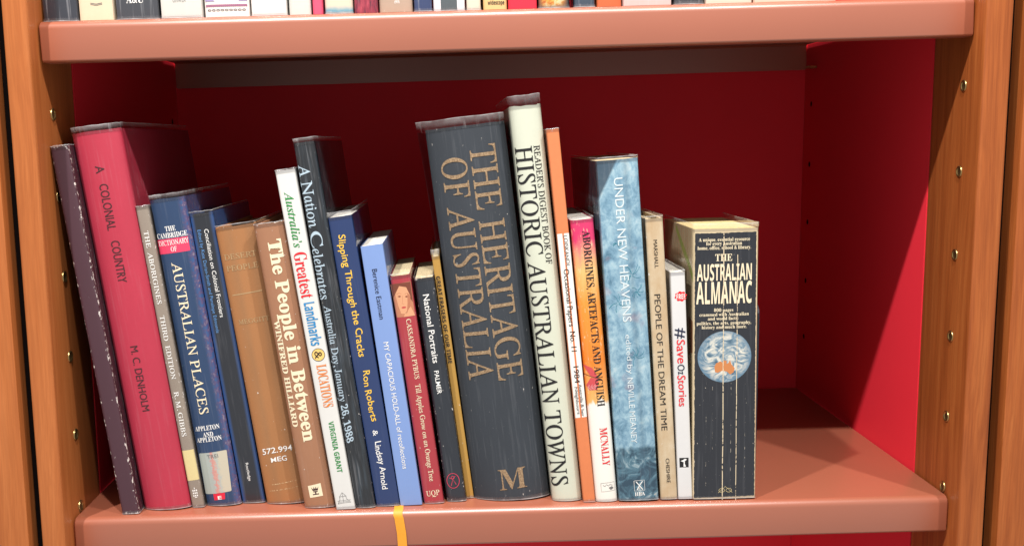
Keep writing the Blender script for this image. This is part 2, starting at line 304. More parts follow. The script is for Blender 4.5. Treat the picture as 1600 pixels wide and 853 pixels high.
PRINT = {
 'colonial': [
  ('V', 'A', 'sans', 19.1, 291.0, 285.1, 7.1, 'ink_brown', 'title', {}),
  ('V', 'COLONIAL', 'sans', 19.5, 276.2, 238.4, 7.1, 'ink_brown', 'title', {}),
  ('V', 'COUNTRY', 'sans', 20.0, 229.5, 194.8, 7.1, 'ink_brown', 'title', {}),
  ('V', 'M. C. DENHOLM', 'sans', 19.0, 141.1, 85.2, 6.1, 'ink_brown', 'author_name', {}),
 ],
 'aborig3': [
  ('V', 'THE  ABORIGINES', 'serif', 5.0, 238.8, 177.4, 3.7, 'white', 'title', {}),
  ('V', 'THIRD  EDITION', 'serif', 5.0, 167.5, 112.7, 3.7, 'white', 'edition_line', {}),
  ('V', 'R. M. GIBBS', 'serif', 4.8, 102.0, 62.8, 3.7, 'white', 'author_name', {}),
  ('Q', 'label', 'label_cream', [(0.9, 50.4), (9.9, 50.6), (10.1, 23.4), (0.5, 23.9)]),
  ('Q', 'emblem', 'white', [(3.0, 18.3), (7.7, 18.3), (6.7, 7.8), (2.1, 8.0)]),
 ],
 'cambridge': [
  ('H', 'THE', 'serifb', 239.3, 9.6, 18.3, 4.1, 'white', 'title', {}),
  ('H', 'CAMBRIDGE', 'serifb', 233.9, 1.5, 26.5, 4.2, 'white', 'title', {}),
  ('Q', 'label', 'pink', [(-0.4, 230.8), (30.1, 231.2), (30.6, 219.3), (-0.5, 218.6)]),
  ('H', 'DICTIONARY', 'serif', 227.9, 1.6, 26.6, 4.1, 'white', 'title', {}),
  ('H', 'OF', 'serif', 222.3, 11.4, 16.3, 4.1, 'white', 'title', {}),
  ('V', 'AUSTRALIAN PLACES', 'serif', 13.6, 211.0, 80.5, 7.8, 'cream', 'title', {}),
  ('H', 'APPLETON', 'serifb', 68.1, 3.0, 23.9, 4.0, 'white', 'author_name', {}),
  ('H', 'AND', 'serifb', 62.4, 9.1, 17.8, 4.0, 'white', 'author_name', {}),
  ('H', 'APPLETON', 'serifb', 58.0, 2.7, 23.9, 4.0, 'white', 'author_name', {}),
  ('Q', 'sticker', 'sticker', [(1.8, 46.6), (26.1, 46.6), (24.3, 9.7), (1.1, 9.7)]),
  ('Q', 'tag', 'red', [(8.3, 9.8), (18.4, 9.6), (17.6, 3.9), (8.3, 4.1)]),
  ('H', 'TREI', 'sans', 42.8, 9.0, 18.4, 3.3, 'ink_grey', 'call_letters', {}),
  ('H', 'E', 'sansb', 5.8, 11.7, 15.0, 3.1, 'white', 'call_letters', {}),
 ],
 'concil': [
  ('V', 'Conciliation on Colonial Frontiers', 'sans', 11.8, 238.3, 163.3, 3.5, 'white', 'title', {}),
  ('V', 'Edited by Kate Darian-Smith and Penelope Edmonds', 'sans', 5.9, 238.4, 150.6, 2.8, 'sky', 'editor_line', {}),
  ('V', 'Routledge', 'sans', 9.9, 35.1, 18.9, 2.3, 'white', 'publisher_name', {}),
 ],
 'brown': [
  ('H', 'DESERT', 'serif', 215.6, 3.5, 30.4, 4.6, 'gilt', 'title', {}),
  ('H', 'PEOPLE', 'serif', 205.9, 3.7, 30.5, 4.6, 'gilt', 'title', {}),
  ('Q', 'rule', 'gilt', [(4.3, 183.7), (29.6, 184.4), (29.5, 183.5), (4.3, 182.9)]),
  ('H', 'MEGGITT', 'serif', 160.1, 5.4, 31.2, 3.9, 'gilt', 'author_name', {}),
  ('Q', 'rule', 'gilt_dots', [(6.9, 16.6), (28.7, 17.3), (28.7, 16.6), (6.9, 15.9)]),
  ('Q', 'rule', 'gilt_dots', [(4.8, 11.2), (28.8, 11.5), (28.8, 10.8), (4.8, 10.5)]),
  ('H', '572.994', 'hand', 46.3, 4.9, 30.2, 5.3, 'white', 'call_number', {}),
  ('H', 'MEG', 'hand', 38.4, 10.9, 24.3, 4.4, 'white', 'call_number', {}),
 ],
 'people': [
  ('V', 'The People in Between', 'fat', 15.1, 230.2, 57.5, 11.1, 'cream', 'title', {}),
  ('V', 'WINIFRED HILLIARD', 'fat', 4.9, 163.5, 71.3, 4.7, 'cream', 'author_name', {}),
  ('Q', 'emblem', 'cream', [(6.0, 18.9), (17.1, 19.9), (17.4, 8.6), (6.2, 8.3)]),
 ],
 'landmarks': [
  ('V', "Australia's", 'serifbi', 7.6, 270.5, 224.6, 6.9, 'green', 'title', {}),
  ('V', 'Greatest', 'serifb', 8.0, 220.7, 182.5, 10.3, 'red2', 'title', {}),
  ('V', 'Landmarks', 'cond', 8.2, 178.7, 142.3, 8.9, 'blue2', 'title', {}),
  ('V', '&', 'serifbi', 8.2, 137.2, 131.0, 6.1, 'ink', 'ampersand', {'disc': ('badge_yellow', 5.281398584346486)}),
  ('V', 'LOCATIONS', 'serifb', 9.0, 125.6, 89.1, 8.1, 'orange', 'title', {}),
  ('V', 'VIRGINIA GRANT', 'sansb', 8.6, 76.5, 31.7, 4.4, 'green', 'author_name', {}),
  ('Q', 'emblem', 'ink_grey', [(2.6, 13.8), (13.7, 14.3), (13.0, 4.1), (2.0, 4.2)]),
 ],
 'nation': [
  ('V', 'A', 'serif', 5.3, 292.5, 282.7, 8.9, 'silver', 'title', {}),
  ('V', 'N', 'serif', 5.2, 279.0, 267.5, 9.5, 'silver', 'title', {}),
  ('V', 'ation', 'serif', 5.6, 266.9, 241.0, 8.9, 'silver', 'title', {}),
  ('V', 'C', 'serif', 5.5, 237.8, 224.0, 9.7, 'silver', 'title', {}),
  ('V', 'elebrates', 'serif', 4.3, 223.5, 181.1, 8.3, 'silver', 'title', {}),
  ('V', 'Australia Day, January 26, 1988', 'serif', 5.0, 175.7, 57.3, 5.8, 'silver', 'subtitle', {}),
 ],
 'slipping': [
  ('V', 'Slipping Through the Cracks', 'hand', 9.3, 234.1, 130.1, 5.8, 'yellow', 'title', {}),
  ('V', 'Ron Roberts', 'hand', 10.2, 118.3, 74.4, 5.6, 'yellow', 'author_name', {}),
  ('V', '&', 'sansb', 9.6, 66.6, 61.6, 4.4, 'white', 'author_name', {}),
  ('V', 'Lindsay Arnold', 'hand', 10.1, 56.8, 14.1, 5.0, 'white', 'author_name', {}),
 ],
 'capacious': [
  ('V', 'Berenice Eastman', 'sans', 8.7, 204.7, 162.3, 4.2, 'ink_navy', 'author_name', {}),
  ('V', 'MY CAPACIOUS HOLD-ALL of recollections', 'sans', 8.9, 142.6, 31.7, 4.2, 'white', 'title', {}),
 ],
 'pybus': [
  ('Q', 'portrait', 'face_bg', [(-0.8, 191.8), (16.5, 192.6), (15.8, 163.4), (0.8, 163.7)]),
  ('V', 'CASSANDRA PYBUS', 'serif', 10.0, 161.4, 109.6, 3.9, 'cream', 'author_name', {}),
  ('V', 'Till Apples Grow on an Orange Tree', 'serif', 9.6, 105.1, 19.0, 4.2, 'cream', 'title', {}),
  ('H', 'UQP', 'serif', 8.5, 3.0, 14.4, 4.7, 'cream', 'publisher_name', {}),
 ],
 'portraits': [
  ('V', 'National Portraits', 'sansm', 8.0, 181.8, 122.6, 5.2, 'white', 'title', {}),
  ('V', 'PALMER', 'sansm', 7.2, 115.8, 95.5, 3.9, 'white', 'author_name', {}),
  ('Q', 'emblem', 'pink', [(2.5, 25.1), (13.6, 25.1), (12.7, 10.7), (1.5, 10.7)]),
 ],
 'frasers': [
  ('V', 'GREAT FRASERS OF OUR TIME', 'sansb', 2.7, 196.7, 120.8, 3.3, 'ink', 'title', {}),
 ],
 'heritage': [
  ('V', 'THE HERITAGE', 'serif', 45.3, 302.3, 102.9, 21.7, 'gold', 'title', {}),
  ('V', 'OF AUSTRALIA', 'serif', 20.2, 294.4, 106.1, 21.1, 'gold', 'title', {}),
  ('H', 'M', 'serifb', 15.9, 23.5, 47.2, 18.3, 'gold', 'publisher_initial', {}),
 ],
 'historic': [
  ('V', "READER'S DIGEST BOOK OF", 'serif', 19.1, 304.2, 205.5, 5.2, 'ink', 'series_line', {}),
  ('V', 'HISTORIC AUSTRALIAN TOWNS', 'serif', 8.1, 304.3, 13.3, 13.9, 'ink', 'title', {}),
 ],
 'orange': [
  ('Q', 'label', 'paper_white', [(-0.6, 232.5), (10.0, 232.5), (7.6, 74.8), (-0.1, 74.9)]),
  ('V', 'LOISKANDL', 'hand', 6.5, 230.7, 204.2, 3.3, 'ink_grey', 'author_name', {}),
  ('V', 'Occasional Papers  No. 11', 'sans', 4.7, 202.8, 132.6, 4.6, 'ink', 'title', {}),
  ('V', '1984', 'sans', 4.8, 119.6, 105.2, 4.4, 'ink', 'year', {}),
  ('V', 'Australia & her', 'hand', 6.8, 104.1, 76.0, 2.6, 'ink_grey', 'subtitle', {}),
  ('V', 'Neighbours', 'hand', 3.2, 101.7, 78.2, 2.6, 'ink_grey', 'subtitle', {}),
 ],
 'anguish': [
  ('V', 'ABORIGINES, ARTEFACTS AND ANGUISH', 'serifb', 12.1, 233.9, 83.8, 6.4, 'ink', 'title', {}),
  ('V', 'MCNALLY', 'serifb', 12.1, 64.8, 31.3, 6.4, 'red2', 'author_name', {}),
  ('Q', 'emblem', 'ink_grey', [(5.7, 15.8), (17.6, 16.3), (17.5, 8.5), (5.8, 8.4)]),
  ('Q', 'motif', 'rose', [(-0.1, 123.6), (12.1, 119.0), (11.5, 100.1), (-0.3, 96.9)]),
 ],
 'heavens': [
  ('V', 'UNDER NEW HEAVENS', 'sans', 16.9, 276.2, 155.5, 7.2, 'misty', 'title', {}),
  ('V', 'edited by', 'sans', 16.7, 144.7, 110.7, 4.4, 'misty', 'editor_line', {}),
  ('V', 'NEVILLE MEANEY', 'sans', 16.2, 107.3, 50.1, 4.9, 'misty', 'editor_line', {}),
  ('Q', 'emblem', 'white', [(13.8, 17.2), (22.9, 16.3), (22.5, 7.4), (13.6, 8.0)]),
  ('H', 'HEA', 'serifb', 4.8, 13.8, 22.6, 3.2, 'white', 'publisher_name', {}),
 ],
 'dream': [
  ('V', 'MARSHALL', 'sans', 7.1, 224.9, 201.3, 3.1, 'ink', 'author_name', {}),
  ('V', 'PEOPLE OF THE DREAM TIME', 'sans', 6.3, 179.1, 61.1, 5.0, 'ink', 'title', {}),
  ('V', 'CHESHIRE', 'sans', 7.5, 36.2, 14.4, 3.1, 'ink', 'publisher_name', {}),
 ],
 'oz': [
  ('Q', 'badge', 'red2', [(3.2, 181.2), (13.2, 180.6), (13.1, 172.4), (3.0, 173.1)]),
  ('H', 'FREE', 'sansb', 176.7, 4.3, 12.0, 4.4, 'white', 'badge_lettering', {}),
  ('V', '#', 'hand', 6.8, 149.6, 140.7, 8.9, 'ink_navy', 'title', {}),
  ('V', 'Save', 'hand', 6.6, 139.3, 119.1, 7.2, 'red2', 'title', {}),
  ('V', 'Oz', 'hand', 6.7, 118.5, 109.6, 6.1, 'ink_navy', 'title', {}),
  ('V', 'Stories', 'hand', 6.4, 108.8, 82.5, 7.2, 'red2', 'title', {}),
  ('Q', 'emblem', 'ink', [(2.0, 36.6), (10.0, 36.3), (9.8, 27.8), (2.0, 28.1)]),
 ],
 'almanac': [
  ('H', 'A unique, essential resource', 'serifb', 224.4, 4.1, 47.4, 2.9, 'cream', 'blurb', {}),
  ('H', 'for every Australian', 'serifb', 221.1, 10.3, 40.6, 2.9, 'cream', 'blurb', {}),
  ('H', 'home, office, school & library.', 'serifb', 217.5, 3.1, 48.3, 2.9, 'cream', 'blurb', {}),
  ('H', 'THE', 'serifb', 209.2, 18.0, 32.4, 5.8, 'cream', 'title', {}),
  ('H', 'AUSTRALIAN', 'cond', 196.8, 2.6, 49.2, 13.9, 'cream', 'title', {}),
  ('H', 'ALMANAC', 'cond', 179.5, 2.1, 49.4, 18.6, 'cream', 'title', {}),
  ('H', '800 pages', 'serifb', 164.8, 17.2, 33.6, 2.7, 'cream', 'blurb', {}),
  ('H', 'crammed with Australian', 'serifb', 161.1, 4.8, 47.0, 2.7, 'cream', 'blurb', {}),
  ('H', 'and world facts:', 'serifb', 157.6, 12.0, 38.1, 2.7, 'cream', 'blurb', {}),
  ('H', 'politics, the arts, geography,', 'serifb', 153.8, 2.5, 49.0, 2.7, 'cream', 'blurb', {}),
  ('H', 'history and much more.', 'serifb', 150.3, 6.8, 45.3, 2.7, 'cream', 'blurb', {}),
  ('Q', 'globe', 'globe', [(3.3, 147.5), (49.4, 146.0), (49.8, 101.7), (3.5, 103.3)]),
  ('Q', 'continent', 'orange', [(17.7, 122.2), (35.3, 121.6), (35.4, 108.8), (17.8, 109.4)]),
  ('Q', 'crease', 'crease', [(24.1, 232.5), (24.9, 232.5), (26.6, -2.0), (25.7, -1.9)]),
  ('Q', 'crease', 'crease', [(35.7, 211.3), (36.4, 211.2), (38.3, -2.4), (37.6, -2.4)]),
  ('Q', 'crease', 'crease_thin', [(10.4, 102.5), (10.8, 102.4), (11.2, 6.2), (10.8, 6.2)]),
  ('Q', 'crease', 'crease_thin', [(15.8, 102.3), (16.2, 102.3), (16.7, 5.9), (16.3, 6.0)]),
  ('Q', 'crease', 'crease_thin', [(31.7, 101.7), (32.2, 101.7), (32.9, 5.3), (32.5, 5.3)]),
  ('Q', 'crease', 'crease_thin', [(44.0, 101.3), (44.4, 101.3), (45.4, 4.8), (44.9, 4.8)]),
  ('Q', 'emblem', 'label_cream', [(21.7, 11.5), (34.0, 11.0), (34.1, 4.1), (21.7, 4.6)]),
  ('Q', 'printed_panel', 'panel', [(0.9, 232.6), (52.2, 232.8), (54.9, -2.5), (0.7, -0.3)]),
 ],
}

# ------------------------------------------------------------------ bookcase (carcass, sockets, peg holes)
W, D, TD, PF = .75, .4365, .0767, -.0187
case = thing('bookcase', 'honey timber bookcase with crimson panels holding both terracotta shelves', 'bookcase')
def post(x0, x1, parent, mat=WOOD, y1=TD):
    bm = bmesh.new(); box(bm, x0, x1, PF, y1, -.42, .80, .0028, 3, lambda e: abs(e.verts[0].co.z-e.verts[1].co.z) > .5)
    return link('timber_post', bm, mat, parent, True, 35)
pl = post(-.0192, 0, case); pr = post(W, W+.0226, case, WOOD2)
for x0, x1 in ((-.012, 0), (W, W+.012)):
    bm = bmesh.new(); box(bm, x0, x1, TD+.0004, D+.01, -.42, .80); sp_ = link('side_panel', bm, RED, case)
    xi = x1 if x1 == 0 else x0; s = 1 if xi == 0 else -1
    hz = (.349, .278, .209, .138, .069) if xi else (.334,)
    for z in hz:
        bm = bmesh.new(); m = Matrix.Translation((xi+s*.0004, .411, z)) @ Matrix.Rotation(R(90), 4, 'Y'); bmesh.ops.create_circle(bm, cap_ends=True, segments=14, radius=.0032, matrix=m)
        link('peg_hole', bm, BLACK, sp_)
bm = bmesh.new(); box(bm, 0.0005, W-.0005, D, D+.009, -.42, .80); link('back_panel', bm, RED, case)
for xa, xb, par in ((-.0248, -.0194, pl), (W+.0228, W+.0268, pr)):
    bm = bmesh.new(); box(bm, xa, xb, PF+.008, .3, -.42, .80); link('gap_shade_strip', bm, BLACK, par)  # added black strips stand in for the deep shade between bookcases
bm = bmesh.new(); box(bm, W-.010, W-.0012, .392, .408, .3895, .3925, .0006, 1); link('shelf_clip', bm, BRASS, case)
def socket(x, y, z, s, parent):
    """flared brass insert: rim ring proud of the timber, cup sunk behind it"""
    prof = [(.0050, .0001), (.0049, .0008), (.0045, .0011), (.0039, .0010), (.0035, .0006), (.0032, .0003), (.0020, .00022), (.0001, .0002)]
    bm = bmesh.new(); N = 20; rings = []
    for r, h in prof: rings.append([bm.verts.new((x+s*h, y+r*math.cos(6.28318*k/N), z+r*math.sin(6.28318*k/N))) for k in range(N)])
    for a, b in zip(rings, rings[1:]):
        for k in range(N): bm.faces.new((a[k], a[(k+1) % N], b[(k+1) % N], b[k]))
    for f in bm.faces:
        if (f.calc_center_median()-Vector((x, y, z))).length < .0031: f.material_index = 1
    return link('brass_socket', bm, [BRASS, BRASS_CUP], parent, True, 60)
for z in (.351, .280, .2095, .139, .068, .0045, -.072): socket(W, .0145, z, -1, pr)
for z in (.333, .267, .201, .134, .067, .0045, -.066): socket(0, .022, z, 1, pl)
n1 = thing('bookcase', 'neighbouring timber bookcase at the left edge of the photo beyond the black gap', 'bookcase', group='bookcases standing beside the middle one')
bm = bmesh.new(); box(bm, -.0575, -.0292, PF, .4, -.42, .80, .0016, 2, lambda e: abs(e.verts[0].co.z-e.verts[1].co.z) > .5); link('timber_post', bm, WOOD, n1, True, 35)
bm = bmesh.new(); box(bm, -.30, -.0575, .0, .3, -.034, 0, .003, 2); link('shelf', bm, STEEL, n1, True, 35)
bm = bmesh.new(); box(bm, -.30, -.0575, .3, .31, -.42, .80); link('back_panel', bm, RED, n1)
n2 = thing('bookcase', 'neighbouring timber bookcase at the right edge of the photo beyond the black gap', 'bookcase', group='bookcases standing beside the middle one')
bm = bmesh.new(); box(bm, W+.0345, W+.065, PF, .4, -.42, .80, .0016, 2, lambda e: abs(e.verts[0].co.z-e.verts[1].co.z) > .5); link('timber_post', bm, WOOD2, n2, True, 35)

# ------------------------------------------------------------------ terracotta steel shelves
def shelf(label, z, tilt, L=W, gap=.0012):
    lip, r, t, dep = .0317, .0062, .0016, D-.002
    o = []                                                        # outer section (y, z), clockwise from the rear lip
    o += [(dep, -lip), (dep, -.004), (dep-.0012, -.0012), (dep-.004, 0)]
    for k in range(7):
        a = R(90+15*k); o.append((r+r*math.cos(a), -r+r*math.sin(a)))
    for k in range(5):
        a = R(180+22.5*k); o.append((.002+.002*math.cos(a), -lip+.002+.002*math.sin(a)))
    inn = [(.016, -lip), (.016, -lip+t), (t, -lip+t+.0015), (t, -r-.002), (r, -t), (dep-.004, -t), (dep-t, -.004), (dep-t, -lip)]
    sec = o+inn
    bm = bmesh.new(); cols = []
    yc, zc = .12, -lip/2
    for x, k in ((gap, .0011), (gap+.0004, .0004), (gap+.0012, 0), (L-gap-.0012, 0), (L-gap-.0004, .0004), (L-gap, .0011)):
        row = []
        for y, zz in sec:
            fy = 1 if y < .1 else -1
            row.append(bm.verts.new((x, y+fy*k*(1 if y < .02 else 0), zz-(k if zz > -.003 else 0)+(k if zz < -lip+.003 else 0))))
        cols.append(row)
    n = len(sec)
    for a, b in zip(cols, cols[1:]):
        for i in range(n): bm.faces.new((a[i], a[(i+1) % n], b[(i+1) % n], b[i]))
    bm.faces.new(cols[0][::-1]); bm.faces.new(cols[-1])
    bmesh.ops.recalc_face_normals(bm, faces=bm.faces)
    ob = link('shelf', bm, STEEL, None, True, 35); ob.location = (0, 0, z); ob.rotation_euler = (0, tilt, 0)
    return tag(ob, label, 'shelf')
TILT = -math.atan(.0179/.75)
shelf('lower terracotta steel shelf carrying the row of leaning books', 0, 0)
shelf('upper terracotta steel shelf above the leaning books, bearing cropped spines', .40403, TILT)

# ------------------------------------------------------------------ books
PAGES = {k: paper_edges('page_edges_'+k, c) for k, c in dict(white=(.74, .71, .64), cream=(.66, .54, .33), yellow=(.70, .55, .26), grey=(.55, .50, .44)).items()}
def build_book(root, w, h, d, th, cov, pages, hard, b, rc, worn, jacket, z_bot=None, seed=0):
    rg = random.Random(seed); t = .0024 if hard else .0006
    nx = 13
    out = [(0, d), (0, d*.6)]+([(0, b+.0095), (.0009, b+.0075), (.0004, b+.0048)] if hard else [(0, .012)])
    xs = [w*(.5-.5*math.cos(math.pi*k/(nx-1))) for k in range(nx)]
    out += [(x, spine_y(x, w, b, rc)) for x in xs]
    out += ([(w-.0004, b+.0048), (w-.0009, b+.0075), (w, b+.0095)] if hard else [(w, .012)])+[(w, d*.6), (w, d)]
    out = [(x, y) for x, y in out if True]
    inn = [(min(max(x, t), w-t), max(y, spine_y(min(max(x, t), w-t), w, b, rc)+t)) for x, y in out]
    rows = [0, .004, .012, .03]+[h*k/6 for k in range(1, 6)]+[h-.03, h-.012, h-.004, h]
    rows = sorted(set(r for r in rows if r <= h))
    bt = lambda x: -x*math.tan(th)*.82
    bm = bmesh.new(); G = []
    jt = [rg.uniform(-1, 1)*worn for _ in out]; jt = [(a+b_)/2 for a, b_ in zip(jt, jt[1:]+jt[:1])]
    for z in rows:
        ro, ri = [], []
        for i, ((x, y), (x2, y2)) in enumerate(zip(out, inn)):
            zz = z+(bt(x)*max(0, 1-z/.012))+(jt[i] if z == h else 0)-(abs(jt[i])*.5 if z == 0 else 0)*0
            ro.append(bm.verts.new((x, y, zz))); ri.append(bm.verts.new((x2, y2, zz)))
        G.append((ro, ri))
    n = len(out)
    for (a, ai), (c, ci) in zip(G, G[1:]):
        for i in range(n-1):
            bm.faces.new((a[i], a[i+1], c[i+1], c[i])); bm.faces.new((ai[i+1], ai[i], ci[i], ci[i+1]))
        bm.faces.new((a[0], c[0], ci[0], ai[0])); bm.faces.new((a[-1], ai[-1], ci[-1], c[-1]))
    for (a, ai), up in ((G[0], 0), (G[-1], 1)):
        for i in range(n-1): bm.faces.new((a[i], a[i+1], ai[i+1], ai[i]))
    bmesh.ops.recalc_face_normals(bm, faces=bm.faces)
    link('cover', bm, cov, root, True, 40)
    ins = .003 if hard else .0002
    bm = bmesh.new(); xa, xb = t+.0002, w-t-.0002; ya = b+t+.0022; N = 5; top, bot = [], []
    prof = [(xa, d-ins)]+[(xa, ya+.002)]+[(xa+(xb-xa)*k/N, ya+(.0015*((2*k/N-1)**2))) for k in range(N+1)]+[(xb, d-ins)]
    prof = [p for i, p in enumerate(prof) if i != 1]
    for x, y in prof: top.append(bm.verts.new((x, y, h-ins))); bot.append(bm.verts.new((x, y, ins+.0012+(bt(x) if not hard else 0))))
    bm.faces.new(top); bm.faces.new(bot[::-1])
    for i in range(len(prof)): k = (i+1) % len(prof); bm.faces.new((top[i], top[k], bot[k], bot[i]))
    bmesh.ops.recalc_face_normals(bm, faces=bm.faces); link('pages', bm, pages, root)
    if jacket is not None: film(root, w, h, d, b, rc, jacket, th, seed, hard, flare=.011 if w > .06 else 0)
def film(root, w, h, d, b, rc, ext, th, seed, hard, loose=.0003, flare=0):
    rg = random.Random(seed+50); o = loose; bm = bmesh.new(); rim = bm.verts.layers.float.new('rim')
    nx = 15; xs = [w*(.5-.5*math.cos(math.pi*k/(nx-1))) for k in range(nx)]
    path = [(-o, d*.97), (-o, d*.8), (-o, d*.5), (-o, d*.25), (-o, b+.012), (-o, b+.004)]
    i0 = len(path); path += [(x*(1+2*o/w)-o, spine_y(x, w, b, rc)-o) for x in xs]; i1 = len(path)-1
    path += [(w+o, b+.004), (w+o, b+.012), (w+o, d*.25), (w+o, d*.5), (w+o, d*.8), (w+o, d*.97)]
    bt = lambda x: -max(0, min(w, x))*math.tan(th)*.82
    rows = [0, .0007, .0025, .007]+[.007+(h-.013)*k/8 for k in range(1, 8)]+[h-.006, h-.0022, h+ext*.15, h+ext*.6, h+ext-.0007, h+ext]
    G = []
    ph = rg.uniform(0, 50)
    for k, z in enumerate(rows):
        row = []
        for i, (x, y) in enumerate(path):
            q = noise.noise_vector(Vector((i*.55+ph, z*90, ph))); a = .00022 if z < h else .0003
            fd = min(1, max(0, (z-h+.001)/max(ext, .001)))
            zz = z+bt(x)*max(0, 1-z/.012)+(rg.uniform(-.00015, .00015)+q.z*.0005 if k >= len(rows)-2 else 0)
            dx = q.x*a*(.5 if z < h else 1); dx = -abs(dx) if x < w*.1 else (abs(dx) if x > w*.9 else dx)
            if flare and i <= i0: dx -= flare*(max(0, z/h)**2)*(1 if i >= i0-3 else .6)
            v = bm.verts.new((x+dx*.6, y-abs(q.y)*a, zz)); v[rim] = 0.75 if k == len(rows)-1 else (.8 if k == 0 else (.22 if k == len(rows)-2 else (.14 if k == len(rows)-3 and ext > .003 else .1 if k == 1 else 0.0)))
            row.append(v)
        G.append(row)
    for k, (a, c) in enumerate(zip(G, G[1:])):
        for i in range(len(path)-1):
            if i0-1 <= i <= i1 and .0024 < (rows[k]+rows[k+1])/2 < h-.0022: continue      # film is bonded tight to the spine here: the cover's own gloss
            bm.faces.new((a[i], a[i+1], c[i+1], c[i]))
    ob = link('plastic_jacket', bm, FILM, root, True, 60); return ob

def paint_anguish(t, c, X, Z):
    z = t.n('ShaderNodeMapRange', clamp=False); z.inputs[1].default_value = .085; z.inputs[2].default_value = .2434; t.l(Z, z.inputs[0])
    f = t.math('ADD', z.outputs[0], t.math('MULTIPLY', t.math('SUBTRACT', t.noise(t.obj((1, 1, .25)), 150, 3), .5), .22))
    a = t.ramp(f, [(.0, (.78, .76, .70)), (.02, (.74, .40, .12)), (.22, (.72, .20, .015)), (.55, (.75, .27, .03)), (.72, (.75, .45, .16)), (.84, (.72, .25, .18)), (.93, (.62, .03, .13))])
    s = t.ramp(t.noise(t.obj((1, 1, .3), (2, 1, 4)), 620, 2), [(.62, grey(0)), (.68, grey(.55))])
    m = t.math('MULTIPLY', s, t.ramp(z.outputs[0], [(.0, grey(0)), (.03, grey(1))])); return t.mix(m, a, (.80, .62, .4))
def paint_heavens(t, c, X, Z):
    v = t.obj((1, 1, .8)); f = t.noise(v, 95, 6, .72, .4)
    a = t.ramp(f, [(.3, (.06, .15, .23)), (.45, (.16, .30, .41)), (.58, (.29, .45, .54)), (.75, (.5, .60, .63))])
    p = t.ramp(t.noise(t.obj((1, 1, 1), (5, 2, 1)), 42, 2), [(.60, grey(0)), (.70, grey(.45))]); a = t.mix(p, a, (.42, .22, .24))
    lo = t.ramp(t.math('ADD', Z, t.math('MULTIPLY', t.math('SUBTRACT', t.noise(v, 130, 2), .5), .012)), [(.045, grey(1)), (.047, grey(0))])
    lowc = t.ramp(t.noise(t.obj(), 85, 4, .6, 1.5), [(.4, (.02, .055, .09)), (.55, (.07, .16, .22)), (.68, (.30, .40, .44)), (.72, (.55, .34, .18))])
    a = t.mix(lo, a, lowc)
    fl = t.ramp(X, [(.0225, grey(0)), (.0229, grey(.5)), (.0233, grey(.5)), (.0238, grey(0))]); a = t.mix(fl, a, (.05, .10, .15))
    tri = t.ramp(t.math('SUBTRACT', Z, t.math('MULTIPLY', X, 1.85)), [(.258, grey(0)), (.2595, grey(.9))]); a = t.mix(tri, a, (.03, .055, .085))
    return a
def paint_nation(t, c, X, Z): return t.mix(t.ramp(t.noise(t.obj((1, 1, .08)), 260, 3), [(.5, grey(0)), (.8, grey(.5))]), c, (.06, .09, .12))
def paint_concil(t, c, X, Z):
    e = t.ramp(X, [(.0016, grey(.9)), (.0026, grey(0)), (.0172, grey(0)), (.0182, grey(.7))]); return t.mix(e, c, (.035, .11, .34))
def paint_camb(t, c, X, Z):
    e = t.ramp(X, [(.0262, grey(0)), (.0272, grey(1))]); k = t.ramp(t.noise(t.obj((1, 1, .8)), 300, 4, .7), [(.40, (.03, .09, .24)), (.55, (.09, .06, .15)), (.68, (.24, .22, .30))])
    return t.mix(e, c, k)
def paint_landmarks(t, c, X, Z): return c
def paint_dream(t, c, X, Z):
    f = t.ramp(t.noise(t.obj((1, 1, .5)), 55, 5, .7), [(.35, (.44, .30, .16)), (.55, (.52, .41, .27)), (.7, (.62, .53, .4))]); return t.mix(.75, c, f)
def paint_brown(t, c, X, Z):
    e = t.ramp(X, [(.0045, grey(.5)), (.0105, grey(0)), (.0125, grey(0)), (.0135, grey(.35)), (.024, grey(.35)), (.026, grey(0))]); return t.mix(e, c, (.40, .16, .05))

